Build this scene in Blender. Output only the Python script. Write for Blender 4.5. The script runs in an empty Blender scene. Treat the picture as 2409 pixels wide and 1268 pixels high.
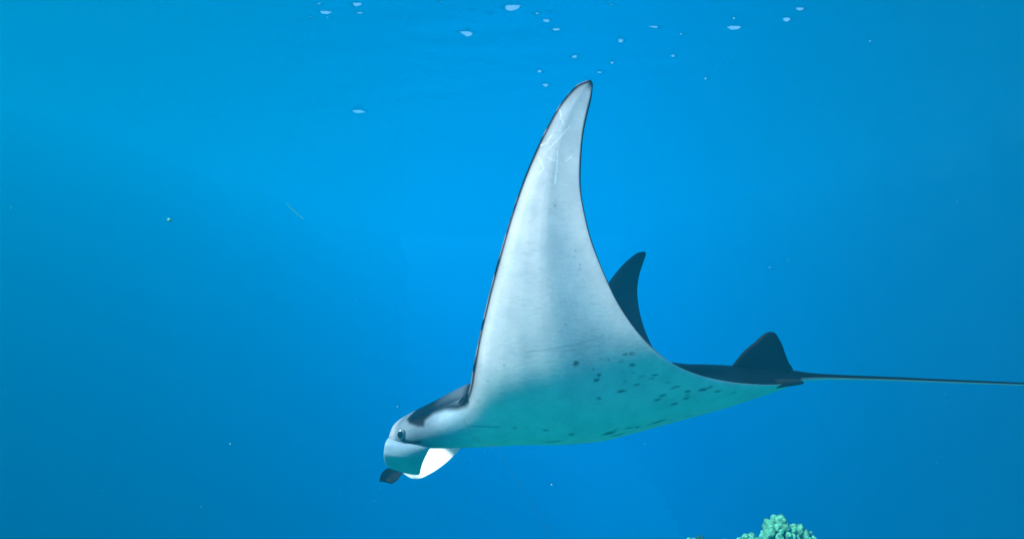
import bpy, bmesh, math, random
import numpy as np
from mathutils import Vector, Matrix, noise

random.seed(7)
rng = np.random.default_rng(7)
scene = bpy.context.scene
COL = scene.collection

# ----------------------------------------------------------------- camera
FPX, CX, CY = 1890.0, 1204.5, 634.0       # focal length and centre of the 2409 px wide photograph
cam_data = bpy.data.cameras.new("camera")
cam_data.sensor_width = 36.0
cam_data.lens = 36.0 * FPX / 2409.0
cam_data.clip_start = 0.02
cam_data.clip_end = 2000.0
cam = bpy.data.objects.new("camera", cam_data)
cam.location = (0, 0, 0)
cam.rotation_euler = (math.radians(90), 0, 0)
COL.objects.link(cam)
scene.camera = cam

# ----------------------------------------------------------------- light
SUN_DIR = Vector((-0.58, -0.37, 0.72)).normalized()     # towards the sun
SUN_EL = math.asin(SUN_DIR.z)
SUN_AZ = math.atan2(SUN_DIR.x, SUN_DIR.y)
world = bpy.data.worlds.new("World")
scene.world = world
world.use_nodes = True
wn = world.node_tree
wn.nodes.clear()
w_out = wn.nodes.new("ShaderNodeOutputWorld")
w_bg = wn.nodes.new("ShaderNodeBackground")
w_sky = wn.nodes.new("ShaderNodeTexSky")
w_sky.sky_type = 'NISHITA'
w_sky.sun_disc = False
w_sky.sun_elevation = SUN_EL
w_sky.sun_rotation = SUN_AZ
w_bg.inputs["Strength"].default_value = 0.09
wn.links.new(w_sky.outputs[0], w_bg.inputs[0])
wn.links.new(w_bg.outputs[0], w_out.inputs[0])

sun_data = bpy.data.lights.new("sun", 'SUN')
sun_data.energy = 5.0
sun_data.angle = math.radians(8.0)   # spread by the waves overhead
sun_data.color = (1.0, 0.86, 0.79)
sun = bpy.data.objects.new("sun", sun_data)
sun.rotation_euler = SUN_DIR.to_track_quat('Z', 'Y').to_euler()
sun.location = (-8, -8, 14)
COL.objects.link(sun)

scene.view_settings.view_transform = 'Standard'
scene.view_settings.look = 'None'
scene.view_settings.gamma = 1.0
scene.view_settings.use_curve_mapping = False
scene.view_settings.exposure = 1.47
scene.cycles.volume_bounces = 6
scene.cycles.max_bounces = 10
scene.cycles.transparent_max_bounces = 12
scene.cycles.use_denoising = True
scene.cycles.sample_clamp_indirect = 8.0

# ----------------------------------------------------------------- helpers
def P(px, py, Y):
    """a point seen at pixel (px, py) of the photograph at depth Y metres"""
    return ((px - CX) / FPX * Y, Y, (CY - py) / FPX * Y)

def pchip(x, y):
    x = np.asarray(x, float); y = np.asarray(y, float)
    h = np.diff(x); d = np.diff(y) / h
    m = np.zeros_like(y)
    for i in range(1, len(x) - 1):
        if d[i-1] * d[i] > 0:
            w1 = 2*h[i] + h[i-1]; w2 = h[i] + 2*h[i-1]
            m[i] = (w1 + w2) / (w1 / d[i-1] + w2 / d[i])
    m[0] = d[0]; m[-1] = d[-1]
    def f(q):
        q = np.clip(np.asarray(q, float), x[0], x[-1])
        k = np.clip(np.searchsorted(x, q, side='right') - 1, 0, len(x) - 2)
        t = (q - x[k]) / h[k]
        return ((2*t**3 - 3*t**2 + 1) * y[k] + (t**3 - 2*t**2 + t) * h[k] * m[k]
                + (-2*t**3 + 3*t**2) * y[k+1] + (t**3 - t**2) * h[k] * m[k+1])
    return f

def sstep(a, b, x):
    t = np.clip((x - a) / (b - a), 0, 1)
    return t * t * (3 - 2 * t)

def vnoise(p, scale, seed=0.0):
    """smooth value noise on an (n,3) array"""
    q = p * scale + seed
    i = np.floor(q).astype(np.int64); f = q - i
    f = f * f * (3 - 2 * f)
    def h(a, b, c):
        n = (a * 73856093) ^ (b * 19349663) ^ (c * 83492791)
        n = (n ^ (n >> 13)) * 1274126177
        return ((n & 0xffffff) / float(0xffffff))
    r = 0
    for dx in (0, 1):
        for dy in (0, 1):
            for dz in (0, 1):
                w = (f[:, 0] if dx else 1 - f[:, 0]) * (f[:, 1] if dy else 1 - f[:, 1]) * (f[:, 2] if dz else 1 - f[:, 2])
                r = r + w * h(i[:, 0] + dx, i[:, 1] + dy, i[:, 2] + dz)
    return r * 2 - 1

def mesh_np(name, V, F, smooth=True):
    me = bpy.data.meshes.new(name)
    V = np.asarray(V, np.float32); F = np.asarray(F, np.int32)
    k = F.shape[1]
    me.vertices.add(len(V)); me.vertices.foreach_set("co", V.ravel())
    me.loops.add(F.size); me.loops.foreach_set("vertex_index", F.ravel())
    me.polygons.add(len(F))
    me.polygons.foreach_set("loop_start", np.arange(0, F.size, k, dtype=np.int32))
    me.update(calc_edges=True)
    me.validate()
    if smooth:
        me.polygons.foreach_set("use_smooth", np.ones(len(me.polygons), bool))
    return me

def attr(me, name, vals):
    a = me.attributes.new(name, 'FLOAT', 'POINT')
    a.data.foreach_set("value", np.asarray(vals, np.float32))

def link(name, me, mat=None, parent=None):
    o = bpy.data.objects.new(name, me)
    COL.objects.link(o)
    if mat is not None:
        me.materials.append(mat)
    if parent is not None:
        o.parent = parent
    return o

def thing(name, label, cat, loc=(0, 0, 0), group=None):
    o = bpy.data.objects.new(name, None)
    COL.objects.link(o)
    o.location = loc
    o.empty_display_size = 0.1
    o["label"] = label; o["category"] = cat
    if group: o["group"] = group
    return o

def grid_faces(nu, nv, base=0, wrap_v=False, flip=False):
    a = np.arange(nu * nv).reshape(nu, nv) + base
    if wrap_v:
        a = np.concatenate([a, a[:, :1]], 1)
    f = np.stack([a[:-1, :-1], a[1:, :-1], a[1:, 1:], a[:-1, 1:]], -1).reshape(-1, 4)
    return f[:, ::-1] if flip else f

def new_mat(name):
    m = bpy.data.materials.new(name)
    m.use_nodes = True
    nt = m.node_tree
    return m, nt, nt.nodes["Principled BSDF"]

def N(nt, typ, **kw):
    n = nt.nodes.new(typ)
    for k, v in kw.items():
        if k.startswith("i_"):
            n.inputs[k[2:].replace("_", " ")].default_value = v
        else:
            setattr(n, k, v)
    return n

# ----------------------------------------------------------------- sea water (volume), surface, bottom
SURF = 5.9
def build_water():
    m = bpy.data.materials.new("sea_water")
    m.use_nodes = True
    nt = m.node_tree; nt.nodes.clear()
    out = nt.nodes.new("ShaderNodeOutputMaterial")
    sc = nt.nodes.new("ShaderNodeVolumeScatter")
    sc.inputs["Color"].default_value = (0.0, 0.605, 1.0, 1)
    sc.inputs["Density"].default_value = 0.0265
    sc.inputs["Anisotropy"].default_value = 0.38
    ab = nt.nodes.new("ShaderNodeVolumeAbsorption")
    ab.inputs["Color"].default_value = (0.0, 0.70, 0.969, 1)
    ab.inputs["Density"].default_value = 0.055
    add = nt.nodes.new("ShaderNodeAddShader")
    nt.links.new(sc.outputs[0], add.inputs[0]); nt.links.new(ab.outputs[0], add.inputs[1])
    nt.links.new(add.outputs[0], out.inputs["Volume"])
    R = 140.0; lo, hi = -29.0, SURF + 0.6
    V = [(x, y, z) for z in (lo, hi) for y in (-R, R) for x in (-R, R)]
    F = [(0, 2, 3, 1), (4, 5, 7, 6), (0, 1, 5, 4), (2, 6, 7, 3), (0, 4, 6, 2), (1, 3, 7, 5)]
    o = link("sea_water", mesh_np("sea_water", V, F, False), m)
    o["kind"] = "stuff"
    o["label"] = "clear blue sea water filling the whole scene"

# dents of the wave troughs that let the sky through: px, py, width px, height px
GLINTS = [(1207, 17, 60, 14), (1097, 80, 46, 12), (1290, 51, 36, 7), (1461, 95, 30, 12), (1155, 32, 14, 8),
          (1730, 41, 14, 8), (1735, 66, 44, 8), (1883, 22, 32, 8), (1856, 47, 24, 10), (835, 12, 36, 8),
          (845, 261, 48, 8), (765, 30, 44, 7), (1438, 147, 22, 6),
          (1716, 150, 18, 6), (1660, 184, 18, 6), (1285, 201, 20, 6), (1543, 65, 44, 6)]

_rg = random.Random(21)
GLINTS += [(_rg.gauss(1250, 430), abs(_rg.gauss(0, 95)) + 6, _rg.uniform(9, 26), _rg.uniform(4, 6.5)) for _ in range(18)]

def build_surface():
    def sheet(xs, ys):
        X, Yg = np.meshgrid(xs, ys, indexing='ij')
        Z = np.full_like(X, SURF)
        r2 = np.random.default_rng(3)
        for k in range(26):
            lam = r2.uniform(0.5, 3.4); th = r2.normal(0.6, 0.9); ph = r2.uniform(0, 6.28)
            amp = 0.0009 * lam
            Z += amp * np.sin(2 * math.pi / lam * (X * math.sin(th) + Yg * math.cos(th)) + ph)
        for gi, (px, py, w, h) in enumerate(GLINTS):
            main = 1.0 if gi in (0, 1, 3, 2) else 0.0
            if py > CY - 20: continue
            Yd = (SURF - 0.02) * FPX / (CY - py)
            xd = (px - CX) / FPX * Yd
            sx = (0.22 - 0.03 * main) * w / FPX * Yd
            sy = (0.24 - 0.01 * main) * h / FPX * Yd / ((CY - py) / FPX)
            sy = min(sy, 0.5)
            A = (1.35 if gi > 3 else 1.2) * min(sy, 0.32)
            dx = X - xd; dy = Yg - (Yd + sy * 0.8)
            q = np.stack([(X / (sx * 1.5)).ravel(), (Yg / (sy * 1.6)).ravel(), np.full(X.size, px * 0.37)], 1)
            near = (np.abs(q[:, 0] * sx * 1.5 - xd) < 5 * sx) & (np.abs(q[:, 1] * sy * 1.6 - Yd) < 6 * sy)
            w1 = np.zeros(X.size); w2 = np.zeros(X.size)
            w1[near] = vnoise(q[near], 1.0); w2[near] = vnoise(q[near], 1.3, 17.0)
            dx = dx + 0.9 * sx * w1.reshape(X.shape); dy = dy + 0.8 * sy * w2.reshape(X.shape)
            wig = 0.35 * sx * np.sin(dy / max(sy, 1e-3) * 1.7 + px)
            Z -= A * np.exp(-0.5 * ((dx + wig) / sx) ** 2 - 0.5 * (dy / sy) ** 2)
        return X, Yg, Z
    xs = np.concatenate([np.linspace(-140, -24, 60)[:-1], np.linspace(-24, 24, 700), np.linspace(24, 140, 60)[1:]])
    ys = np.concatenate([np.linspace(-140, 9, 50)[:-1], np.linspace(9, 34, 520), np.geomspace(34, 140, 120)[1:]])
    X, Yg, Z = sheet(xs, ys)
    far = np.clip((np.maximum(np.abs(X) - 24, np.maximum(9 - Yg, (Yg - 44) * 0.5))) / 6, 0, 1)
    Z = Z * (1 - far) + SURF * far
    V = np.stack([X.ravel(), Yg.ravel(), Z.ravel()], 1)
    me = mesh_np("water_surface", V, grid_faces(len(xs), len(ys)))
    m = bpy.data.materials.new("water_surface")
    m.use_nodes = True
    nt = m.node_tree; nt.nodes.clear()
    out = nt.nodes.new("ShaderNodeOutputMaterial")
    tr = nt.nodes.new("ShaderNodeBsdfTransparent")
    gl = nt.nodes.new("ShaderNodeBsdfGlossy"); gl.inputs["Roughness"].default_value = 0.12
    fr = nt.nodes.new("ShaderNodeFresnel"); fr.inputs["IOR"].default_value = 1.165
    bn = N(nt, "ShaderNodeTexNoise"); bn.inputs["Scale"].default_value = 5.0; bn.inputs["Detail"].default_value = 3.0
    geo = nt.nodes.new("ShaderNodeNewGeometry")
    bp = nt.nodes.new("ShaderNodeBump"); bp.inputs["Strength"].default_value = 0.08; bp.inputs["Distance"].default_value = 0.05
    mix = nt.nodes.new("ShaderNodeMixShader")
    L = nt.links.new
    L(geo.outputs["Position"], bn.inputs["Vector"]); L(bn.outputs["Fac"], bp.inputs["Height"])
    L(bp.outputs[0], gl.inputs["Normal"])
    L(bp.outputs[0], fr.inputs["Normal"])
    L(fr.outputs[0], mix.inputs[0]); L(tr.outputs[0], mix.inputs[1]); L(gl.outputs[0], mix.inputs[2])
    L(mix.outputs[0], out.inputs["Surface"])
    o = link("water_surface", me, m)
    o["kind"] = "structure"
    o["label"] = "rippled underside of the sea surface with bright glints"

def rock_material(name, c1, c2, scale):
    m, nt, b = new_mat(name)
    L = nt.links.new
    geo = nt.nodes.new("ShaderNodeNewGeometry")
    n1 = N(nt, "ShaderNodeTexNoise", i_Scale=scale, i_Detail=6.0, i_Roughness=0.62)
    ramp = nt.nodes.new("ShaderNodeValToRGB")
    ramp.color_ramp.elements[0].position = 0.32; ramp.color_ramp.elements[0].color = (*c1, 1)
    ramp.color_ramp.elements[1].position = 0.68; ramp.color_ramp.elements[1].color = (*c2, 1)
    bp = N(nt, "ShaderNodeBump", i_Strength=0.5, i_Distance=0.03)
    L(geo.outputs["Position"], n1.inputs["Vector"]); L(n1.outputs["Fac"], ramp.inputs[0])
    L(ramp.outputs[0], b.inputs["Base Color"]); L(n1.outputs["Fac"], bp.inputs["Height"]); L(bp.outputs[0], b.inputs["Normal"])
    b.inputs["Roughness"].default_value = 0.9
    b.inputs["Specular IOR Level"].default_value = 0.0
    return m

def build_bottom():
    n = 181
    t = np.linspace(-1, 1, n)
    ax = np.sign(t) * (np.abs(t) ** 1.8) * 135
    X, Y = np.meshgrid(ax, ax, indexing='ij')
    p = np.stack([X.ravel(), Y.ravel(), np.zeros(X.size)], 1)
    # reef flat raised under and behind the camera to bounce light onto the belly, falling away steeply into open water in front of it
    edge = 7.2 + 1.2 * vnoise(p, 0.15, 1.7)
    flat = 1 - sstep(0.0, 7.0, p[:, 1] - edge)
    Z = -26.0 + 22.6 * flat + (0.35 + 0.5 * (1 - flat)) * vnoise(p, 0.35, 3.3) + 0.18 * vnoise(p, 1.1, 9.1)
    p[:, 2] = Z
    m = rock_material("seabed", (0.004, 0.165, 0.12), (0.012, 0.37, 0.27), 1.3)  # bright green so that the flat throws teal light upwards
    o = link("seabed", mesh_np("seabed", p, grid_faces(n, n)), m)
    o["kind"] = "structure"
    o["label"] = "dim reef bottom far below"

def build_edge_dimming_walls():
    """reef walls on either hand that rise almost to the surface"""
    m = rock_material("edge_dimming_wall", (0.004, 0.007, 0.009), (0.007, 0.012, 0.015), 0.6)
    for sg, x0 in ((-1, 16.5), (1, 17.0)):  # walls added only to darken both edges of the view
        s = np.linspace(0, 1, 70); y = np.linspace(-50, 130, 220)
        S_, Y_ = np.meshgrid(s, y, indexing='ij')
        q = np.stack([S_.ravel() * 30, Y_.ravel(), np.full(S_.size, sg * 7.0)], 1)
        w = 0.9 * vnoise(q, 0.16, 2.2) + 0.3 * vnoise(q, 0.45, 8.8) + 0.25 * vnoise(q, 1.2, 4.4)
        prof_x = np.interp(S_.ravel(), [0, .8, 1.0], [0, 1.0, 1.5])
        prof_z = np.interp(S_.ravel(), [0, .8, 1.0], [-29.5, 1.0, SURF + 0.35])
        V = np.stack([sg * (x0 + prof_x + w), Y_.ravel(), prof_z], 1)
        o = link("edge_dimming_wall", mesh_np("edge_dimming_wall", V, grid_faces(70, 220, flip=sg > 0)), m)
        o["kind"] = "structure"
        o["label"] = "added dark wall that dims the side of the blue water"

build_water()
build_surface()
build_bottom()
build_edge_dimming_walls()

# ----------------------------------------------------------------- manta ray
def skin_material():
    m, nt, b = new_mat("manta_skin")
    L = nt.links.new
    dark = N(nt, "ShaderNodeAttribute", attribute_name="dark")
    grey = N(nt, "ShaderNodeAttribute", attribute_name="grey")
    geo = nt.nodes.new("ShaderNodeNewGeometry")
    tc = nt.nodes.new("ShaderNodeTexCoord")
    n1 = N(nt, "ShaderNodeTexNoise", i_Scale=9.0, i_Detail=5.0, i_Roughness=0.6)
    L(tc.outputs["Object"], n1.inputs["Vector"])
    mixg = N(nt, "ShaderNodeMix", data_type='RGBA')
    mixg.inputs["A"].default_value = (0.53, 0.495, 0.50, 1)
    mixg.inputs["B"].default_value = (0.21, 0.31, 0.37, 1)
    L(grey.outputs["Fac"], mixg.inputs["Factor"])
    ramp = nt.nodes.new("ShaderNodeValToRGB")
    ramp.color_ramp.elements[0].color = (0.82, 0.84, 0.86, 1)
    ramp.color_ramp.elements[0].position = 0.3
    ramp.color_ramp.elements[1].color = (1, 1, 1, 1)
    ramp.color_ramp.elements[1].position = 0.6
    L(n1.outputs["Fac"], ramp.inputs[0])
    mul = N(nt, "ShaderNodeMix", data_type='RGBA', blend_type='MULTIPLY')
    mul.inputs["Factor"].default_value = 1.0
    # short fine dashes in the slime coat
    n3 = N(nt, "ShaderNodeTexNoise", i_Scale=1.0, i_Detail=2.0)
    m3 = N(nt, "ShaderNodeMapping"); m3.inputs["Scale"].default_value = (34, 34, 150)
    L(tc.outputs["Object"], m3.inputs["Vector"]); L(m3.outputs[0], n3.inputs["Vector"])
    r3 = nt.nodes.new("ShaderNodeValToRGB")
    r3.color_ramp.elements[0].position = 0.56; r3.color_ramp.elements[0].color = (1, 1, 1, 1)
    r3.color_ramp.elements[1].position = 0.72; r3.color_ramp.elements[1].color = (0.85, 0.87, 0.88, 1)
    L(n3.outputs["Fac"], r3.inputs[0])
    mul2 = N(nt, "ShaderNodeMix", data_type='RGBA', blend_type='MULTIPLY'); mul2.inputs["Factor"].default_value = 1.0
    L(ramp.outputs[0], mul2.inputs["A"]); L(r3.outputs[0], mul2.inputs["B"])
    L(mixg.outputs["Result"], mul.inputs["A"]); L(mul2.outputs["Result"], mul.inputs["B"])
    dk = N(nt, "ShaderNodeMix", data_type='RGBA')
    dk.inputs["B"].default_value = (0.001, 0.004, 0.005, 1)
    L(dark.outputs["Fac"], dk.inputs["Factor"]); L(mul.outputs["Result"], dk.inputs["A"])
    scar_or_sunlit = N(nt, "ShaderNodeAttribute", attribute_name="scar_or_sunlit")
    sm = N(nt, "ShaderNodeMix", data_type='RGBA')
    sm.inputs["B"].default_value = (0.72, 0.72, 0.72, 1)
    sf = N(nt, "ShaderNodeMath", operation='MULTIPLY'); sf.inputs[1].default_value = 0.45
    L(scar_or_sunlit.outputs["Fac"], sf.inputs[0]); L(sf.outputs[0], sm.inputs["Factor"]); L(dk.outputs["Result"], sm.inputs["A"])
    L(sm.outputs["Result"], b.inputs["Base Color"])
    b.inputs["Roughness"].default_value = 0.55
    b.inputs["Specular IOR Level"].default_value = 0.06
    n2 = N(nt, "ShaderNodeTexNoise", i_Scale=60.0, i_Detail=3.0)
    mp = N(nt, "ShaderNodeMapping"); mp.inputs["Scale"].default_value = (0.55, 1, 1.3)
    L(tc.outputs["Object"], mp.inputs["Vector"]); L(mp.outputs[0], n2.inputs["Vector"])
    bp = N(nt, "ShaderNodeBump", i_Strength=0.16, i_Distance=0.004)
    L(n2.outputs["Fac"], bp.inputs["Height"]); L(bp.outputs[0], b.inputs["Normal"])
    return m

SKIN = skin_material()


# ---- markings of the skin, in metres on the animal (x along the body, z up)
SPOTS = [(0.268, -0.394, 0.0143, 0.0125, 0, 1.00), (0.505, -0.357, 0.0108, 0.0072, -10, 0.70), (0.479, -0.359, 0.0090, 0.0063, -20, 0.80), (0.520,
         -0.361, 0.0054, 0.0054, 10, 0.60), (0.513, -0.407, 0.0164, 0.0091, -5, 0.80), (0.460, -0.391, 0.0145, 0.0090, 0, 0.40), (0.344, -0.422, 0.0072,
         0.0054, 0, 0.70), (0.371, -0.448, 0.0109, 0.0082, 0, 0.85), (0.359, -0.470, 0.0154, 0.0091, -5, 0.90), (0.518, -0.442, 0.0110, 0.0055, -5, 0.50),
         (0.561, -0.459, 0.0147, 0.0055, -5, 0.35), (0.618, -0.455, 0.0157, 0.0064, -5, 0.85), (0.606, -0.471, 0.0148, 0.0055, -5, 0.45), (0.483, -0.482,
         0.0092, 0.0055, 0, 0.50), (0.540, -0.498, 0.0166, 0.0059, -8, 0.80), (0.475, -0.526, 0.0240, 0.0078, -6, 0.90), (0.683, -0.494, 0.0149, 0.0056, -6,
         0.60), (0.709, -0.522, 0.0169, 0.0060, -14, 0.80), (0.727, -0.514, 0.0169, 0.0056, -4, 0.75), (0.779, -0.541, 0.0171, 0.0064, -3, 0.85), (0.782,
         -0.558, 0.0152, 0.0048, -6, 0.70), (0.779, -0.574, 0.0182, 0.0067, -14, 0.85), (0.664, -0.556, 0.0188, 0.0072, -18, 0.85), (0.646, -0.575, 0.0189,
         0.0064, -8, 0.90), (0.728, -0.602, 0.0192, 0.0065, -14, 0.85), (0.855, -0.534, 0.0286, 0.0080, -16, 0.95), (0.884, -0.525, 0.0153, 0.0057, -12, 0.80),
         (0.926, -0.547, 0.0212, 0.0062, -8, 0.75), (1.009, -0.560, 0.0175, 0.0055, -14, 0.60), (0.375, -0.556, 0.0147, 0.0074, -4, 0.75), (0.266, -0.738,
         0.0154, 0.0086, 8, 0.85), (0.442, -0.742, 0.0330, 0.0117, -14, 0.95), (0.466, -0.725, 0.0194, 0.0077, -30, 0.50), (0.533, -0.721, 0.0273, 0.0058, -6,
         0.70), (0.572, -0.719, 0.0195, 0.0059, -8, 0.75), (0.668, -0.698, 0.0431, 0.0063, -16, 0.90), (0.487, -0.764, 0.0354, 0.0059, -14, 0.85), (0.817,
         -0.680, 0.0238, 0.0059, -14, 0.60), (0.185, -0.782, 0.0504, 0.0048, -2, 0.85), (0.010, -0.695, 0.0113, 0.0075, 25, 0.50), (0.067, -0.694, 0.0132,
         0.0047, 10, 0.35), (0.149, -0.711, 0.0152, 0.0076, 0, 0.70), (0.178, 0.264, 0.0071, 0.0089, 0, 0.35), (0.155, 0.228, 0.0053, 0.0053, 0, 0.25), (0.221,
         -0.228, 0.0071, 0.0053, 0, 0.40), (0.264, 0.078, 0.0053, 0.0053, 0, 0.45), (0.261, 0.053, 0.0053, 0.0044, 0, 0.35), (0.284, 0.019, 0.0044, 0.0071, 0,
         0.50), (0.282, 0.002, 0.0044, 0.0044, 0, 0.40), (0.408, -0.382, 0.0090, 0.0054, 0, 0.40), (0.378, -0.376, 0.0090, 0.0054, 0, 0.35), (-0.033, -0.402,
         0.0036, 0.0071, 0, 0.50), (0.236, 0.265, 0.0044, 0.0044, 0, 0.30), ]
SCARS = [[(0.247, 0.609), (0.212, 0.57), (0.157, 0.505)], [(0.166, 0.568), (0.15, 0.542), (0.144, 0.531), (0.121, 0.524)],
         [(0.189, 0.5), (0.192, 0.454), (0.184, 0.395), (0.18, 0.359)], [(0.112, 0.471), (0.12, 0.453), (0.134, 0.425), (0.113, 0.398)],
         [(0.253, 0.478), (0.225, 0.455)], [(0.153, 0.471), (0.17, 0.461), (0.189, 0.458)], [(0.206, 0.679), (0.209, 0.641), (0.22, 0.619)]]
CREASES = [(0.0035, 0.45, [(-0.392, -0.673), (-0.312, -0.671), (-0.234, -0.676), (-0.178, -0.686), (-0.121, -0.688), (-0.055, -0.692)]),
           (0.0030, 0.25, [(-0.216, -0.696), (-0.179, -0.737), (-0.143, -0.78)]),
           (0.005, 0.16, [(0.063, -0.343), (0.223, -0.321), (0.33, -0.296), (0.384, -0.278)]),
           (0.005, 0.12, [(0.169, -0.341), (0.277, -0.335), (0.349, -0.318)])]
def hp(l):
    return np.array([((a - CX) * 0.00192, (CY - b) * 0.00192) for a, b in l])
HEAD_DARK = hp([(941, 985), (925, 950), (990, 890), (1050, 850), (1112, 830), (1112, 935), (1101, 947), (1082, 956), (1050, 962),
                (1022, 974), (1006, 988), (1003, 1003), (985, 1005), (962, 1001)])
SHOULDER = hp([(1001, 962), (1034, 934), (1060, 912), (1088, 900), (1090, 926), (1080, 941), (1050, 948), (1022, 957)])
EYE_PATCH = hp([(952, 1004), (1000, 1004), (1001, 1022), (990, 1034), (970, 1039), (952, 1036)])
EYE_LINE = hp([(946, 1030), (956, 1037), (972, 1040), (988, 1036)])
CHEEK_LINE = hp([(1003, 1000), (1003, 1012), (998, 1026)])

def d_line(x, z, pts):
    d = np.full(x.shape, 9.0)
    for (a, b), (c_, e) in zip(pts[:-1], pts[1:]):
        vx, vz = c_ - a, e - b
        t = np.clip(((x - a) * vx + (z - b) * vz) / (vx * vx + vz * vz + 1e-12), 0, 1)
        d = np.minimum(d, np.hypot(x - a - t * vx, z - b - t * vz))
    return d

def d_poly(x, z, pts):
    """signed distance, negative inside"""
    q = np.concatenate([pts, pts[:1]])
    d = d_line(x, z, q)
    ins = np.zeros(x.shape, bool)
    for (a, b), (c_, e) in zip(q[:-1], q[1:]):
        if e != b:
            cr = ((b > z) != (e > z)) & (x < (c_ - a) * (z - b) / (e - b) + a)
            ins ^= cr
    return np.where(ins, -d, d)


# stations from the tip of the far wing (u=-1) over the middle of the body (0) to the tip of the near wing (+1)
#      u     LEx   LEy   TEx   TEy   Y_LE  Y_TE  theta  thick(m)
ST = [(-1.00, 1516,  592, 1520,  597, 5.60, 5.60, -38, 0.004),
      (-0.96, 1503,  594, 1516,  612, 5.55, 5.55, -38, 0.012),
      (-0.90, 1478,  611, 1504,  645, 5.50, 5.50, -36, 0.022),
      (-0.80, 1441,  652, 1499,  692, 5.38, 5.38, -34, 0.040),
      (-0.65, 1398,  720, 1508,  748, 5.16, 5.16, -32, 0.065),
      (-0.50, 1350,  785, 1527,  800, 4.90, 4.90, -30, 0.100),
      (-0.36, 1290,  838, 1548,  837, 4.66, 4.66, -27, 0.150),
      (-0.26, 1215,  880, 1600,  860, 4.48, 4.45, -20, 0.210),
      (-0.20, 1130,  925, 1690,  872, 4.36, 4.30, -12, 0.260),
      (-0.165,1010,  985, 1740,  876, 4.28, 4.22,  -8, 0.280),
      (-0.14,  935, 1012, 1780,  880, 4.24, 4.16,  -4, 0.290),
      (-0.07,  922, 1021, 1850,  886, 4.10, 4.06,   4, 0.330),
      ( 0.00,  917, 1024, 1893,  890, 3.95, 3.95,  10, 0.340),
      ( 0.07,  916, 1026, 1880,  894, 3.80, 3.88,  16, 0.320),
      ( 0.14,  918, 1024, 1845,  902, 3.66, 3.80,  22, 0.270),
      ( 0.165, 985, 1002, 1815,  904, 3.59, 3.74,  30, 0.235),
      ( 0.20, 1078,  956, 1745,  903, 3.505, 3.64,  42, 0.205),
      ( 0.23, 1102,  922, 1680,  894, 3.46, 3.54,  57, 0.180),
      ( 0.28, 1113,  862, 1598,  865, 3.425, 3.46,  70, 0.150),
      ( 0.35, 1133,  765, 1530,  812, 3.390, 3.40,  80, 0.130),
      ( 0.45, 1158,  662, 1463,  725, 3.368, 3.368,  87, 0.106),
      ( 0.55, 1185,  566, 1414,  625, 3.36, 3.36,  92, 0.084),
      ( 0.65, 1214,  472, 1382,  530, 3.37, 3.37,  95, 0.064),
      ( 0.75, 1250,  378, 1366,  432, 3.39, 3.39,  95, 0.045),
      ( 0.85, 1292,  290, 1370,  334, 3.43, 3.43,  97, 0.032),
      ( 0.92, 1330,  229, 1382,  270, 3.46, 3.46,  98, 0.022),
      ( 0.97, 1364,  196, 1393,  226, 3.49, 3.49,  99, 0.013),
      ( 1.00, 1389,  188, 1395,  198, 3.51, 3.51,  99, 0.004)]
A = np.array(ST)
LE3 = np.array([P(r[1], r[2], r[5]) for r in ST])
TE3 = np.array([P(r[3], r[4], r[6]) for r in ST])
def soft(y, sigma):
    """curve through the stations, smoothed along the span so that the skin bends evenly"""
    f = pchip(A[:, 0], y)
    g = np.linspace(-1, 1, 4001); v = f(g)
    n = int(4 * sigma / 0.0005)
    pad = np.concatenate([2 * v[0] - v[n:0:-1], v, 2 * v[-1] - v[-2:-n - 2:-1]])
    k = np.exp(-0.5 * (np.arange(-n, n + 1) * 0.0005 / sigma) ** 2); k /= k.sum()
    w = np.convolve(pad, k, mode='valid')
    return lambda q: np.interp(q, g, w)
fLE = [soft(LE3[:, k], (0.008, 0.055, 0.008)[k]) for k in range(3)]
fTE = [soft(TE3[:, k], (0.016, 0.055, 0.016)[k]) for k in range(3)]
fTH = soft(A[:, 7], 0.05)
fT = soft(A[:, 8], 0.02)
# section of the body (share of the chord, metres above / below the chord line at the middle)
K = 3.95 / FPX
body_up = pchip([0, .006, .02, .06, .1, .2, .3, .45, .6, .7, .8, .9, .96, 1], [k * K for k in (0, 19, 32, 50, 64, 98, 113, 110, 92, 74, 58, 36, 20, 0)])
body_dn = pchip([0, .006, .02, .06, .1, .2, .3, .45, .5, .6, .7, .8, .9, .96, 1], [k * K for k in (0, 12, 22, 34, 42, 53, 62, 78, 80, 70, 57, 44, 26, 14, 0)])
wing_prof = pchip([0, .004, .015, .04, .08, .15, .25, .35, .42, .5, .58, .7, .85, .97, 1], [0, .12, .22, .34, .44, .53, .580, .575, .54, .46, .38, .28, .17, .06, .0])

NC = 250
U = np.concatenate([np.linspace(-1, -0.26, 110)[:-1], np.linspace(-0.26, -0.10, 70)[:-1], np.linspace(-0.10, 0.10, 70)[:-1],
                    np.linspace(0.10, 0.30, 150)[:-1], np.linspace(0.30, 0.955, 260)[:-1], np.linspace(0.955, 1.0, 40)])
c = 0.5 * (1 - np.cos(np.linspace(0, math.pi, NC)))
c = 0.65 * c + 0.35 * np.linspace(0, 1, NC)

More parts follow.
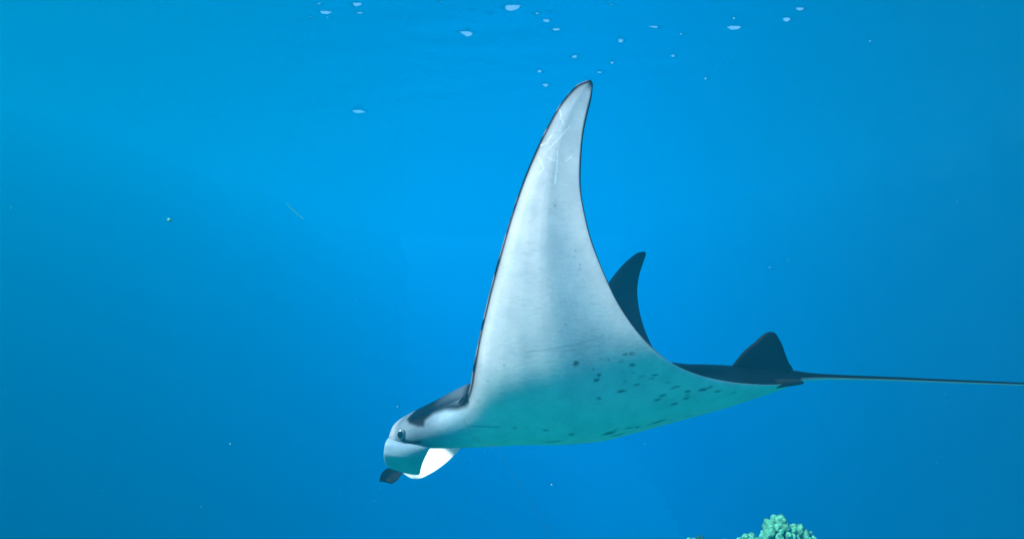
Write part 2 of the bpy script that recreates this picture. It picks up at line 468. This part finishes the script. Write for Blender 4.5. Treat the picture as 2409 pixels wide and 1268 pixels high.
def build_body(root):
    le = np.stack([f(U) for f in fLE], 1); te = np.stack([f(U) for f in fTE], 1)
    th = np.radians(fTH(U)); T = fT(U)
    n = np.stack([np.zeros_like(th), np.sin(th), np.cos(th)], 1)
    chord = np.linalg.norm(te - le, axis=1)
    base = le[:, None, :] * (1 - c)[None, :, None] + te[:, None, :] * c[None, :, None]
    bw = 1 - sstep(0.10, 0.30, np.abs(U))              # body section in the middle, wing section outside
    up_b = body_up(c)[None, :] * (T / 0.34)[:, None]; dn_b = body_dn(c)[None, :] * (T / 0.34)[:, None]
    wp = wing_prof(c)[None, :] * T[:, None]
    up = bw[:, None] * up_b + (1 - bw)[:, None] * wp
    dn = bw[:, None] * dn_b + (1 - bw)[:, None] * wp
    nu = len(U)
    top = base + n[:, None, :] * up[..., None]
    bot = base - n[:, None, :] * dn[..., None]
    # ring per station: LE, bottom..., TE, top reversed
    ring = np.concatenate([bot, top[:, -2:0:-1]], 1)
    nr = ring.shape[1]
    V = ring.reshape(-1, 3)
    F = grid_faces(nu, nr, wrap_v=True)
    me = mesh_np("body", V, F)
    cc = np.concatenate([c, c[-2:0:-1]]); side = np.concatenate([np.zeros(NC), np.ones(NC - 2)])   # 0 ventral, 1 dorsal
    uu = np.repeat(U, nr); cc = np.tile(cc, nu); side = np.tile(side, nu); ch = np.repeat(chord, nr)
    dl = cc * ch; dt = (1 - cc) * ch                     # metres from the leading / trailing edge
    nz = vnoise(V, 7.0) ; nf = vnoise(V, 40.0, 5.0)
    au = np.abs(uu)
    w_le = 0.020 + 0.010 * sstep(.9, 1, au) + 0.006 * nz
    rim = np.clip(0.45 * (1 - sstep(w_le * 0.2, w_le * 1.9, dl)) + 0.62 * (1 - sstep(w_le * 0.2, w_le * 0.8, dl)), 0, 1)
    rim = rim * (1 - 0.30 * (1 - sstep(.002, .006, dl)) * sstep(-.1, .5, vnoise(V, 26.0, 2.0)))  # sunlit outermost edge painted lighter, broken up by noise
    w_te = 0.006 + 0.004 * sstep(.8, 1., au) + 0.003 * nz
    rimt = (1 - sstep(w_te * 0.4, w_te * 1.6, dt)) * sstep(0.25, 0.4, au)
    tipd = sstep(0.965, 0.995, au + 0.01 * nz)
    headm = 1 - sstep(0.19, 0.22, au)                    # no dark rim along the white mouth
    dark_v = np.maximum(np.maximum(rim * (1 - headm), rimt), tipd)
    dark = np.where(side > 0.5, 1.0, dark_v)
    # grey pigment plus painted shade along the rear wing's underside, with fine fin rays
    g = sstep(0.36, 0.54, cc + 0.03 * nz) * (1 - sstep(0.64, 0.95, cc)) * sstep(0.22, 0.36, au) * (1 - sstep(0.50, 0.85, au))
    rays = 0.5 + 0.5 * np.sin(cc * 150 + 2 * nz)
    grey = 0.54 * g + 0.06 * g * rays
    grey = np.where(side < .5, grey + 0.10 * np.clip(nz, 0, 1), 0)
    x, z = V[:, 0], V[:, 2]
    # spots on the near half of the belly
    n2, n3 = vnoise(V, 90.0, 1.0), vnoise(V, 90.0, 31.0)
    vent = (side < .5) & (uu > 0)
    for (sx, sz, a_, b_, tilt, st) in SPOTS:
        ca, sa = math.cos(math.radians(tilt)), math.sin(math.radians(tilt))
        dx = x - sx + 0.0045 * n2; dz = z - sz + 0.003 * n3
        e = np.hypot((dx * ca - dz * sa) / a_, (dx * sa + dz * ca) / b_)
        dark = np.where(vent, np.maximum(dark, st * 0.74 * (1 - sstep(.35, 1.4, e))), dark)
    for w_, st, l in CREASES:
        dark = np.where(vent, np.maximum(dark, st * (1 - sstep(.3 * w_, 1.5 * w_, d_line(x + .002 * n2, z, np.array(l))))), dark)
    scar_or_sunlit = np.zeros(len(V))
    for l in SCARS:
        scar_or_sunlit = np.maximum(scar_or_sunlit, 1 - sstep(0.0012, 0.0042, d_line(x + .003 * n2, z + .003 * n3, np.array(l))))
    # head: dark back, white brow, pale shoulder bar, dusky patch behind the eye
    hm = (x < -0.185) & (au < .33)
    hd = 1 - sstep(-.018, .013, d_poly(x + .004 * nz, z + .003 * nz, HEAD_DARK))
    sh = 1 - sstep(-.010, .016, d_poly(x + .006 * nz, z, SHOULDER))
    hd = hd * (1 - 0.26 * sh)
    es = 1 - sstep(-.006, .016, d_poly(x, z, EYE_PATCH))
    hd = np.maximum(hd, 0.50 * es)
    hd = np.maximum(hd, 0.90 * (1 - sstep(.004, .021, d_line(x, z, EYE_LINE))))
    hd = np.maximum(hd, 0.50 * (1 - sstep(.003, .024, d_line(x, z, CHEEK_LINE))))
    hd = np.maximum(hd, 0.75 * (1 - sstep(.012, .042, np.hypot(x + 0.500, z + 0.745))))
    keep = np.maximum(hd, np.where(au > .2, dark, 0))
    dark = np.where(hm, np.where((side > .5) & (x > -0.30) & (z > -0.56), np.maximum(hd, 1 - .26 * sh), keep), dark)
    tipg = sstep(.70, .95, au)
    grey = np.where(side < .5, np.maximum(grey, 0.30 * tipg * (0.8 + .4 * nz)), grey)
    # greyer, mottled skin on the head's sides, with its shade painted in
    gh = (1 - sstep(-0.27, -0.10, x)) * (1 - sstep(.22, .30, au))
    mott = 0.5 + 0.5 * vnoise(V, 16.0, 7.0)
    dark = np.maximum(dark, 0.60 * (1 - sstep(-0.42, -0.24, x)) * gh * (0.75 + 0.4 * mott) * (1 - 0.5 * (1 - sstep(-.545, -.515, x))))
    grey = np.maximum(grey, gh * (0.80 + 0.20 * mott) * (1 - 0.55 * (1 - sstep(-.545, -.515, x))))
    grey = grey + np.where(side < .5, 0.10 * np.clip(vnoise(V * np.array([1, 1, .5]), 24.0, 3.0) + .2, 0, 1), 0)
    attr(me, "dark", dark); attr(me, "grey", np.clip(grey, 0, 1)); attr(me, "scar_or_sunlit", np.where(vent, scar_or_sunlit, 0))
    return link("body", me, SKIN, root)

root = thing("manta_ray", "large manta ray with its pale belly and raised wing turned to the viewer", "manta ray", P(1400, 950, 3.9))
root_inv = Matrix.Translation(-Vector(root.location))
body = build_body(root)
body.matrix_parent_inverse = root_inv

def place(o):
    o.matrix_parent_inverse = root_inv
    return o

def sheet(name, rows, mat, thick, bulge=0.0, nu=60, nv=40, parent=None, wave=0.0, dark=None, grey=0.0, pale=0.0):
    """a thin fin: rows of (t, left px,py,Y, right px,py,Y) from root to tip, given real thickness"""
    R_ = np.array(rows, float)
    lt = np.array([P(r[1], r[2], r[3]) for r in R_]); rt = np.array([P(r[4], r[5], r[6]) for r in R_])
    fl = [pchip(R_[:, 0], lt[:, k]) for k in range(3)]; fr = [pchip(R_[:, 0], rt[:, k]) for k in range(3)]
    t = np.linspace(0, 1, nu); s = 0.5 * (1 - np.cos(np.linspace(0, math.pi, nv)))
    l = np.stack([f(t) for f in fl], 1); r = np.stack([f(t) for f in fr], 1)
    mid = l[:, None] * (1 - s)[None, :, None] + r[:, None] * s[None, :, None]
    mid[..., 1] -= bulge * np.sin(math.pi * s)[None, :] * sstep(-.05, .45, t)[:, None]
    mid[..., 1] += wave * np.sin(2.2 * math.pi * s)[None, :] * np.sin(math.pi * t)[:, None]
    du = np.gradient(mid, axis=0); dv = np.gradient(mid, axis=1)
    n = np.cross(du, dv); n /= np.linalg.norm(n, axis=2, keepdims=True) + 1e-9
    prof = thick * 0.5 * np.sqrt(np.clip(1 - (2 * s - 1) ** 4, 0, 1))[None, :] * np.sqrt(np.clip(1 - t ** 6, 0, 1))[:, None]
    a = mid + n * prof[..., None]; b = mid - n * prof[..., None]
    ring = np.concatenate([a, b[:, -2:0:-1]], 1)
    nr = ring.shape[1]
    V = ring.reshape(-1, 3)
    V = np.concatenate([V, ring[0].mean(0, keepdims=True), ring[-1].mean(0, keepdims=True)])
    F = grid_faces(nu, nr, wrap_v=True)
    e = []
    c0, c1 = len(V) - 2, len(V) - 1
    for k in range(nr):
        k2 = (k + 1) % nr
        e.append((c0, k2, k, k)); e.append((c1, (nu - 1) * nr + k, (nu - 1) * nr + k2, (nu - 1) * nr + k2))
    me = bpy.data.meshes.new(name)
    me.from_pydata([tuple(v) for v in V], [], [tuple(f) for f in F] + [x[:3] for x in e])
    for p in me.polygons: p.use_smooth = True
    me.update()
    T_ = np.concatenate([np.repeat(t, nr), [0, 1]]); ss = np.concatenate([s, s[-2:0:-1]])
    S_ = np.concatenate([np.tile(ss, nu), [.5, .5]])
    which = np.concatenate([np.tile(np.concatenate([np.zeros(nv), np.ones(nv - 2)]), nu), [0, 0]])
    dk = dark(T_, S_, which) if dark else np.zeros(len(V))
    gv = grey * (0.75 + 0.5 * (0.5 + 0.5 * vnoise(V, 18.0, 5.0))) if grey else np.zeros(len(V))
    attr(me, "dark", dk); attr(me, "grey", gv); attr(me, "scar_or_sunlit", pale * (1 - dk))  # pale lightens a fin where strong sun is painted in
    return place(link(name, me, mat, parent))

def tube(name, pts, rads, mat, parent=None, seg=14, flat=1.0, light_below=None):
    pts = np.array(pts, float); n = len(pts)
    V = []; dk = []
    for i in range(n):
        d = pts[min(i + 1, n - 1)] - pts[max(i - 1, 0)]; d /= np.linalg.norm(d) + 1e-12
        up = np.array([0, 0, 1.0]); sd = np.cross(d, up); sd /= np.linalg.norm(sd) + 1e-12; up = np.cross(sd, d)
        for k in range(seg):
            a = 2 * math.pi * k / seg
            V.append(pts[i] + rads[i] * (math.cos(a) * sd * flat + math.sin(a) * up))
            dk.append(1.0 if light_below is None else float(1 - sstep(light_below - 0.25, light_below + .25, -math.sin(a))))
    F = [tuple(f) for f in grid_faces(n, seg, wrap_v=True, flip=True)]
    b = len(V)
    V += [pts[0], pts[-1]]; dk += [1, 1]
    for k in range(seg):
        k2 = (k + 1) % seg
        F.append((b, k, k2)); F.append((b + 1, (n - 1) * seg + k2, (n - 1) * seg + k))
    me = bpy.data.meshes.new(name)
    me.from_pydata([tuple(v) for v in V], [], F)
    for p in me.polygons: p.use_smooth = True
    me.update()
    attr(me, "dark", dk); attr(me, "grey", np.zeros(len(V)))
    o = link(name, me, mat, parent)
    return o

# tail: a long whip, dark above and pale below near its root
def build_tail():
    px = np.array([1850, 1880, 1910, 1950, 2000, 2070, 2150, 2250, 2350, 2450, 2560, 2680])
    py = np.array([884, 885.5, 886, 886.5, 888, 890, 893, 897, 901, 904.5, 908, 912])
    r = np.array([15, 12.5, 9.0, 6.6, 5.6, 5.0, 4.6, 4.2, 3.8, 3.3, 2.6, 1.0]) * 3.95 / FPX
    f = pchip(px, py); g = pchip(px, r)
    q = np.linspace(1850, 2680, 90)
    pts = [P(a, b, 3.95) for a, b in zip(q, f(q))]
    return place(tube("tail", pts, g(q), SKIN, root, 20, 1.0, 0.35))

# dorsal fin
def build_dorsal():
    rows = [(0.00, 1712, 872, 3.955, 1868, 880, 3.955),
            (0.12, 1722, 860, 3.955, 1864, 865, 3.955),
            (0.20, 1732, 847, 3.955, 1857, 855, 3.955),
            (0.40, 1753, 823, 3.955, 1847, 831, 3.955),
            (0.60, 1777, 803, 3.955, 1840, 811, 3.955),
            (0.80, 1793, 789, 3.955, 1832, 796, 3.955),
            (0.93, 1803, 782.5, 3.955, 1826, 786, 3.955),
            (1.00, 1810, 780.5, 3.955, 1821, 781.5, 3.955)]
    return sheet("dorsal_fin", rows, SKIN, 0.030, parent=root, dark=lambda t, s, w: np.ones_like(t))

# pelvic fins beside the root of the tail
def build_pelvic():
    for yo, po in ((3.80, 0), (4.08, -8)):
        rows = [(0.00, 1755, 897 + po, yo, 1775, 921 + po, yo - 0.02),
                (0.30, 1800, 895 + po, yo, 1815, 915 + po, yo - 0.04),
                (0.60, 1840, 893 + po, yo, 1850, 908 + po, yo - 0.05),
                (0.85, 1872, 893 + po, yo, 1878, 904 + po, yo - 0.05),
                (1.00, 1890, 897 + po, yo, 1892, 901 + po, yo - 0.05)]
        sheet("pelvic_fin", rows, SKIN, 0.018, parent=root,
              dark=lambda t, s, w: np.maximum(0.985 + 0.015 * sstep(.55, .75, s), sstep(.88, .96, t)))

# the two cephalic fins (mouth flaps)
def build_cephalic():
    rows = [(0.00, 912, 1032, 3.682, 1030, 1036, 3.672),
            (0.12, 908, 1038, 3.654, 1022, 1046, 3.647),
            (0.25, 905, 1047, 3.630, 1013, 1053, 3.634),
            (0.50, 903, 1063, 3.634, 1001, 1073, 3.647),
            (0.70, 904, 1080, 3.680, 993, 1092, 3.70),
            (0.88, 909, 1094, 3.73, 989, 1107, 3.755),
            (0.96, 922, 1101, 3.77, 988, 1113, 3.79),
            (1.00, 945, 1108, 3.80, 984, 1117, 3.81)]
    sheet("cephalic_fin", rows, SKIN, 0.022, bulge=0.018, parent=root, dark=lambda t, s, w: 0.10 + 0 * t, grey=0.92)
    rows = [(0.00, 985, 980, 4.30, 1100, 990, 4.20),
            (0.05, 977, 1000, 4.90, 1098, 1020, 4.76),
            (0.10, 978, 1024, 4.88, 1086, 1051, 4.72),
            (0.25, 976, 1046, 4.84, 1067, 1072, 4.64),
            (0.42, 966, 1070, 4.80, 1041, 1095, 4.58),
            (0.56, 954, 1086, 4.76, 1012, 1114, 4.54),
            (0.66, 944, 1094, 4.68, 988, 1125, 4.50),
            (0.73, 936, 1097, 4.56, 968, 1124, 4.46),
            (0.79, 925, 1099, 4.53, 948, 1112, 4.47),
            (0.86, 908, 1103, 4.50, 942, 1119, 4.46),
            (0.94, 896, 1116, 4.46, 933, 1131, 4.44),
            (1.00, 892, 1132, 4.44, 921, 1138, 4.42)]
    sheet("cephalic_fin", rows, SKIN, 0.018, bulge=-0.02, parent=root, nu=90, pale=1.4,  # strong sun on the far fin painted in as lighter skin
          dark=lambda t, s, w: sstep(.76, .80, t))

def build_eyes():
    m, nt, b = new_mat("manta_eye")
    tc = nt.nodes.new("ShaderNodeTexCoord"); L = nt.links.new
    vd = N(nt, "ShaderNodeVectorMath", operation='DISTANCE'); vd.inputs[1].default_value = (-0.25, -0.95, -0.05)
    ramp = nt.nodes.new("ShaderNodeValToRGB")
    ramp.color_ramp.elements[0].position = 0.70; ramp.color_ramp.elements[0].color = (0.006, 0.008, 0.010, 1)
    ramp.color_ramp.elements[1].position = 0.80; ramp.color_ramp.elements[1].color = (0.12, 0.18, 0.22, 1)
    L(tc.outputs["Object"], vd.inputs[0]); L(vd.outputs["Value"], ramp.inputs[0]); L(ramp.outputs[0], b.inputs["Base Color"])
    b.inputs["Roughness"].default_value = 0.2
    for i, (p, sgn) in enumerate(((P(944, 1021, 3.618), 1), (P(952, 1010, 4.235), -1))):
        bm = bmesh.new()
        bmesh.ops.create_uvsphere(bm, u_segments=32, v_segments=20, radius=1.0)
        for v in bm.verts: v.co.y *= sgn
        me = bpy.data.meshes.new("eye"); bm.to_mesh(me); bm.free()
        for q in me.polygons: q.use_smooth = True
        o = link("eye", me, m, root)
        o.location = p; o.scale = (0.019, 0.013, 0.024)
        o.rotation_euler = (0, math.radians(12), 0)
        place(o)

build_tail(); build_dorsal(); build_pelvic(); build_cephalic(); build_eyes()

# ----------------------------------------------------------------- coral heads on a knoll of the reef
def coral_material():
    m, nt, b = new_mat("coral")
    L = nt.links.new
    tc = nt.nodes.new("ShaderNodeNewGeometry")
    oi = nt.nodes.new("ShaderNodeObjectInfo")
    n1 = N(nt, "ShaderNodeTexNoise", i_Scale=34.0, i_Detail=4.0, i_Roughness=0.6)
    ramp = nt.nodes.new("ShaderNodeValToRGB")
    ramp.color_ramp.elements[0].position = 0.3; ramp.color_ramp.elements[0].color = (0.008, 0.06, 0.032, 1)
    ramp.color_ramp.elements[1].position = 0.72; ramp.color_ramp.elements[1].color = (0.13, 0.52, 0.29, 1)
    vor = N(nt, "ShaderNodeTexVoronoi", i_Scale=150.0)
    bp = N(nt, "ShaderNodeBump", i_Strength=0.6, i_Distance=0.004)
    L(tc.outputs["Position"], n1.inputs["Vector"]); L(n1.outputs["Fac"], ramp.inputs[0])
    L(tc.outputs["Position"], vor.inputs["Vector"]); L(vor.outputs["Distance"], bp.inputs["Height"])
    hv = N(nt, "ShaderNodeHueSaturation")
    mr = N(nt, "ShaderNodeMapRange"); mr.inputs["To Min"].default_value = 0.7; mr.inputs["To Max"].default_value = 1.25
    L(oi.outputs["Random"], mr.inputs["Value"]); L(mr.outputs[0], hv.inputs["Value"])
    L(ramp.outputs[0], hv.inputs["Color"]); L(hv.outputs[0], b.inputs["Base Color"]); L(bp.outputs[0], b.inputs["Normal"])
    b.inputs["Roughness"].default_value = 0.8
    return m

CORAL = coral_material()

def blob_mesh(name, seed, rough, sub=3, mat=None):
    mat = mat or CORAL
    bm = bmesh.new()
    bmesh.ops.create_icosphere(bm, subdivisions=sub, radius=1.0)
    for v in bm.verts:
        q = v.co * 1.3 + Vector((seed * 7.1, seed * 3.3, seed))
        d = noise.noise(q) * rough + noise.noise(q * 2.7) * rough * 0.5
        v.co *= 1 + d
        if v.co.z < 0: v.co.z *= 1.5                       # a stalk that runs down into the colony
    me = bpy.data.meshes.new(name)
    bm.to_mesh(me); bm.free()
    for p in me.polygons: p.use_smooth = True
    me.materials.append(mat)
    return me

LOBES = [blob_mesh("lobe", k, 0.30) for k in range(7)]
CREVICE_SHADE = rock_material("coral_base", (0.004, 0.02, 0.015), (0.02, 0.07, 0.05), 40.0)  # dark base colour paints the shade in the gaps between lobes
BASES = [blob_mesh("coral_base", 20 + k, 0.22, 4, CREVICE_SHADE) for k in range(3)]

def coral_head(px, py, Y, parts, label, basen):
    """parts: list of (centre px, py, radius px, number of lobes, lobe radius px, squash)"""
    k = Y / FPX
    loc = Vector(P(px, py, Y))
    t = thing("coral_head", label, "coral", loc)
    r = random.Random(int(px))
    t["group"] = "coral heads along the bottom edge"
    for i, (cx_, cy_, rad, num, lr, sq) in enumerate(parts):
        c0 = Vector(P(cx_, cy_, Y)) - loc
        bmesh_o = bpy.data.objects.new("base", BASES[(basen + i) % 3])
        COL.objects.link(bmesh_o); bmesh_o.parent = t
        bmesh_o.location = c0; bmesh_o.scale = Vector((rad * 0.74, rad * 0.74, rad * 0.74 * sq)) * k
        bmesh_o.rotation_euler = (0, 0, r.uniform(0, 6))
        g = math.pi * (3 - math.sqrt(5))
        for j in range(num):
            z = 1 - 1.25 * (j + 0.5) / num
            a = j * g + r.uniform(-.25, .25)
            h = math.sqrt(max(0, 1 - z * z))
            n = Vector((h * math.cos(a), h * math.sin(a), z))
            o = bpy.data.objects.new("lobe", r.choice(LOBES))
            COL.objects.link(o); o.parent = t
            rr = rad * r.uniform(0.80, 1.04)
            o.location = c0 + Vector((n.x * rr, n.y * rr, n.z * rr * sq)) * k
            up = (n + Vector((0, 0, 0.55))).normalized()
            o.rotation_euler = (up.to_track_quat('Z', 'Y') @ Matrix.Rotation(r.uniform(0, 6.28), 3, 'Z').to_quaternion()).to_euler()
            s = lr * k * r.uniform(0.62, 1.15)
            o.scale = (s * r.uniform(.8, 1.25), s * r.uniform(.8, 1.25), s * r.uniform(0.9, 1.3))
    return t

coral_head(1855, 1300, 6.8, [(1831, 1262, 34, 44, 10.0, 1.15), (1878, 1277, 34, 46, 9.0, 0.98)],
           "tallest lumpy green coral head, split in two knobs", 0)
coral_head(1764, 1300, 6.9, [(1765, 1292, 28, 30, 9.0, 1.0)], "low lumpy coral head just left of the tallest coral", 1)
coral_head(1634, 1300, 7.0, [(1628, 1290, 24, 22, 7.5, 1.0)], "small coral tip barely rising beside a green tuft", 2)

def build_tuft():
    """a soft tuft of green weed beside the small coral"""
    Y = 6.95; k = Y / FPX
    t = thing("seaweed_tuft", "soft green seaweed tuft beside the small coral tip", "seaweed", P(1644, 1300, Y))
    m, nt, b = new_mat("seaweed")
    b.inputs["Base Color"].default_value = (0.03, 0.16, 0.09, 1); b.inputs["Roughness"].default_value = 0.7
    r = random.Random(5)
    for i in range(16):
        a = r.uniform(0, 6.28); d = r.uniform(0, 7) * k
        p0 = Vector((math.cos(a) * d, math.sin(a) * d, 0))
        hgt = r.uniform(36, 43) * k
        pts = [p0 + Vector((math.cos(a) * d * 0.9 * q + 0.012 * math.sin(3 * q + i), math.sin(a) * d * .9 * q, hgt * q)) for q in np.linspace(0, 1, 7)]
        o = tube("blade", pts, [0.010, 0.012, .012, .011, .009, .006, .002], m, t, 6, 1.0)

def build_knoll():
    nu, nv = 70, 120
    th = np.linspace(0, 1, nu); ph = np.linspace(0, 2 * math.pi, nv, endpoint=False)
    T_, A_ = np.meshgrid(th, ph, indexing='ij')
    r = T_ * 2.1
    X = 2.0 + r * np.cos(A_) * 1.25; Y = 7.1 + r * np.sin(A_)
    p = np.stack([X.ravel(), Y.ravel(), np.zeros(X.size)], 1)
    Z = -2.56 - 1.5 * sstep(0.22, 1.0, T_.ravel()) + 0.10 * vnoise(p, 2.2, 6.0) * sstep(0, .3, T_.ravel()) + 0.05 * vnoise(p, 6.0, 2.0)
    p[:, 2] = Z
    m = rock_material("reef_rock", (0.02, 0.07, 0.05), (0.08, 0.18, 0.12), 6.0)
    o = link("reef_knoll", mesh_np("reef_knoll", p, grid_faces(nu, nv, wrap_v=True)), m)
    o["kind"] = "structure"
    o["label"] = "rocky knoll of the reef under the coral heads"

build_tuft()
build_knoll()

# ----------------------------------------------------------------- fishing line, drifting strand, specks
def plain(name, col, rough=0.5):
    m, nt, b = new_mat(name)
    b.inputs["Base Color"].default_value = (*col, 1); b.inputs["Roughness"].default_value = rough
    return m

lp = [(1090, 985), (1105, 1008), (1125, 1034), (1150, 1046), (1168, 1052), (1184, 1080), (1203, 1110),
      (1230, 1152), (1258, 1202), (1280, 1234), (1300, 1268), (1330, 1320), (1370, 1400)]
lq = np.linspace(0, len(lp) - 1, 110)
fx = pchip(range(len(lp)), [q[0] for q in lp]); fy = pchip(range(len(lp)), [q[1] for q in lp])
lo_ = tube("fishing_line", [P(a, b, 3.05 - 0.1 * i / 110) for i, (a, b) in enumerate(zip(fx(lq), fy(lq)))], [0.0005] * 110,
           plain("line", (0.02, 0.04, 0.05)), None, 6)
lo_["label"] = "hair-thin dark fishing line slanting down under the ray's belly"; lo_["category"] = "fishing line"

pale = plain("plankton", (0.45, 0.62, 0.60))
st = tube("drifting_strand", [P(672 + 42 * q, 477 + 37 * q + 3 * math.sin(3 * q), 2.9 + 0.05 * q) for q in np.linspace(0, 1, 24)],
          [0.0006 + 0.0016 * math.sin(math.pi * min(1, q * 0.9 + .05)) for q in np.linspace(0, 1, 24)], plain("strand", (0.6, 0.75, 0.75)), None, 6)
st["label"] = "pale short strand drifting in open water left of the ray"; st["category"] = "plankton strand"
sp = link("plankton_speck", blob_mesh("plankton_speck", 77, 0.35, 3), None)
sp.data.materials.clear(); sp.data.materials.append(plain("speck", (0.08, 0.30, 0.22)))
sp.location = P(398, 517, 2.9); sp.scale = (0.007, 0.006, 0.005)
sp["label"] = "pale green plankton speck alone in the water at the far left"; sp["category"] = "plankton"

def build_particles():
    bm = bmesh.new(); r = random.Random(11)
    for i in range(900):
        Y = r.uniform(-3.0, 9.0)
        c_ = Vector((r.uniform(-5.5, 5.5), Y, r.uniform(-2.2, 2.6)))
        if c_.length < 0.9: continue
        s = r.choice((0.0007, 0.001, 0.001, 0.0014, 0.0022)) * (1 if c_.length > 2 else .6)
        res = bmesh.ops.create_icosphere(bm, subdivisions=1, radius=s, matrix=Matrix.Translation(c_) @ Matrix.Diagonal((r.uniform(.7, 1.6), 1, r.uniform(.6, 1.2), 1)))
    me = bpy.data.meshes.new("suspended_particles"); bm.to_mesh(me); bm.free()
    o = link("suspended_particles", me, plain("particle", (0.30, 0.42, 0.42)))
    o["kind"] = "stuff"; o["label"] = "fine plankton specks suspended in the water"
build_particles()
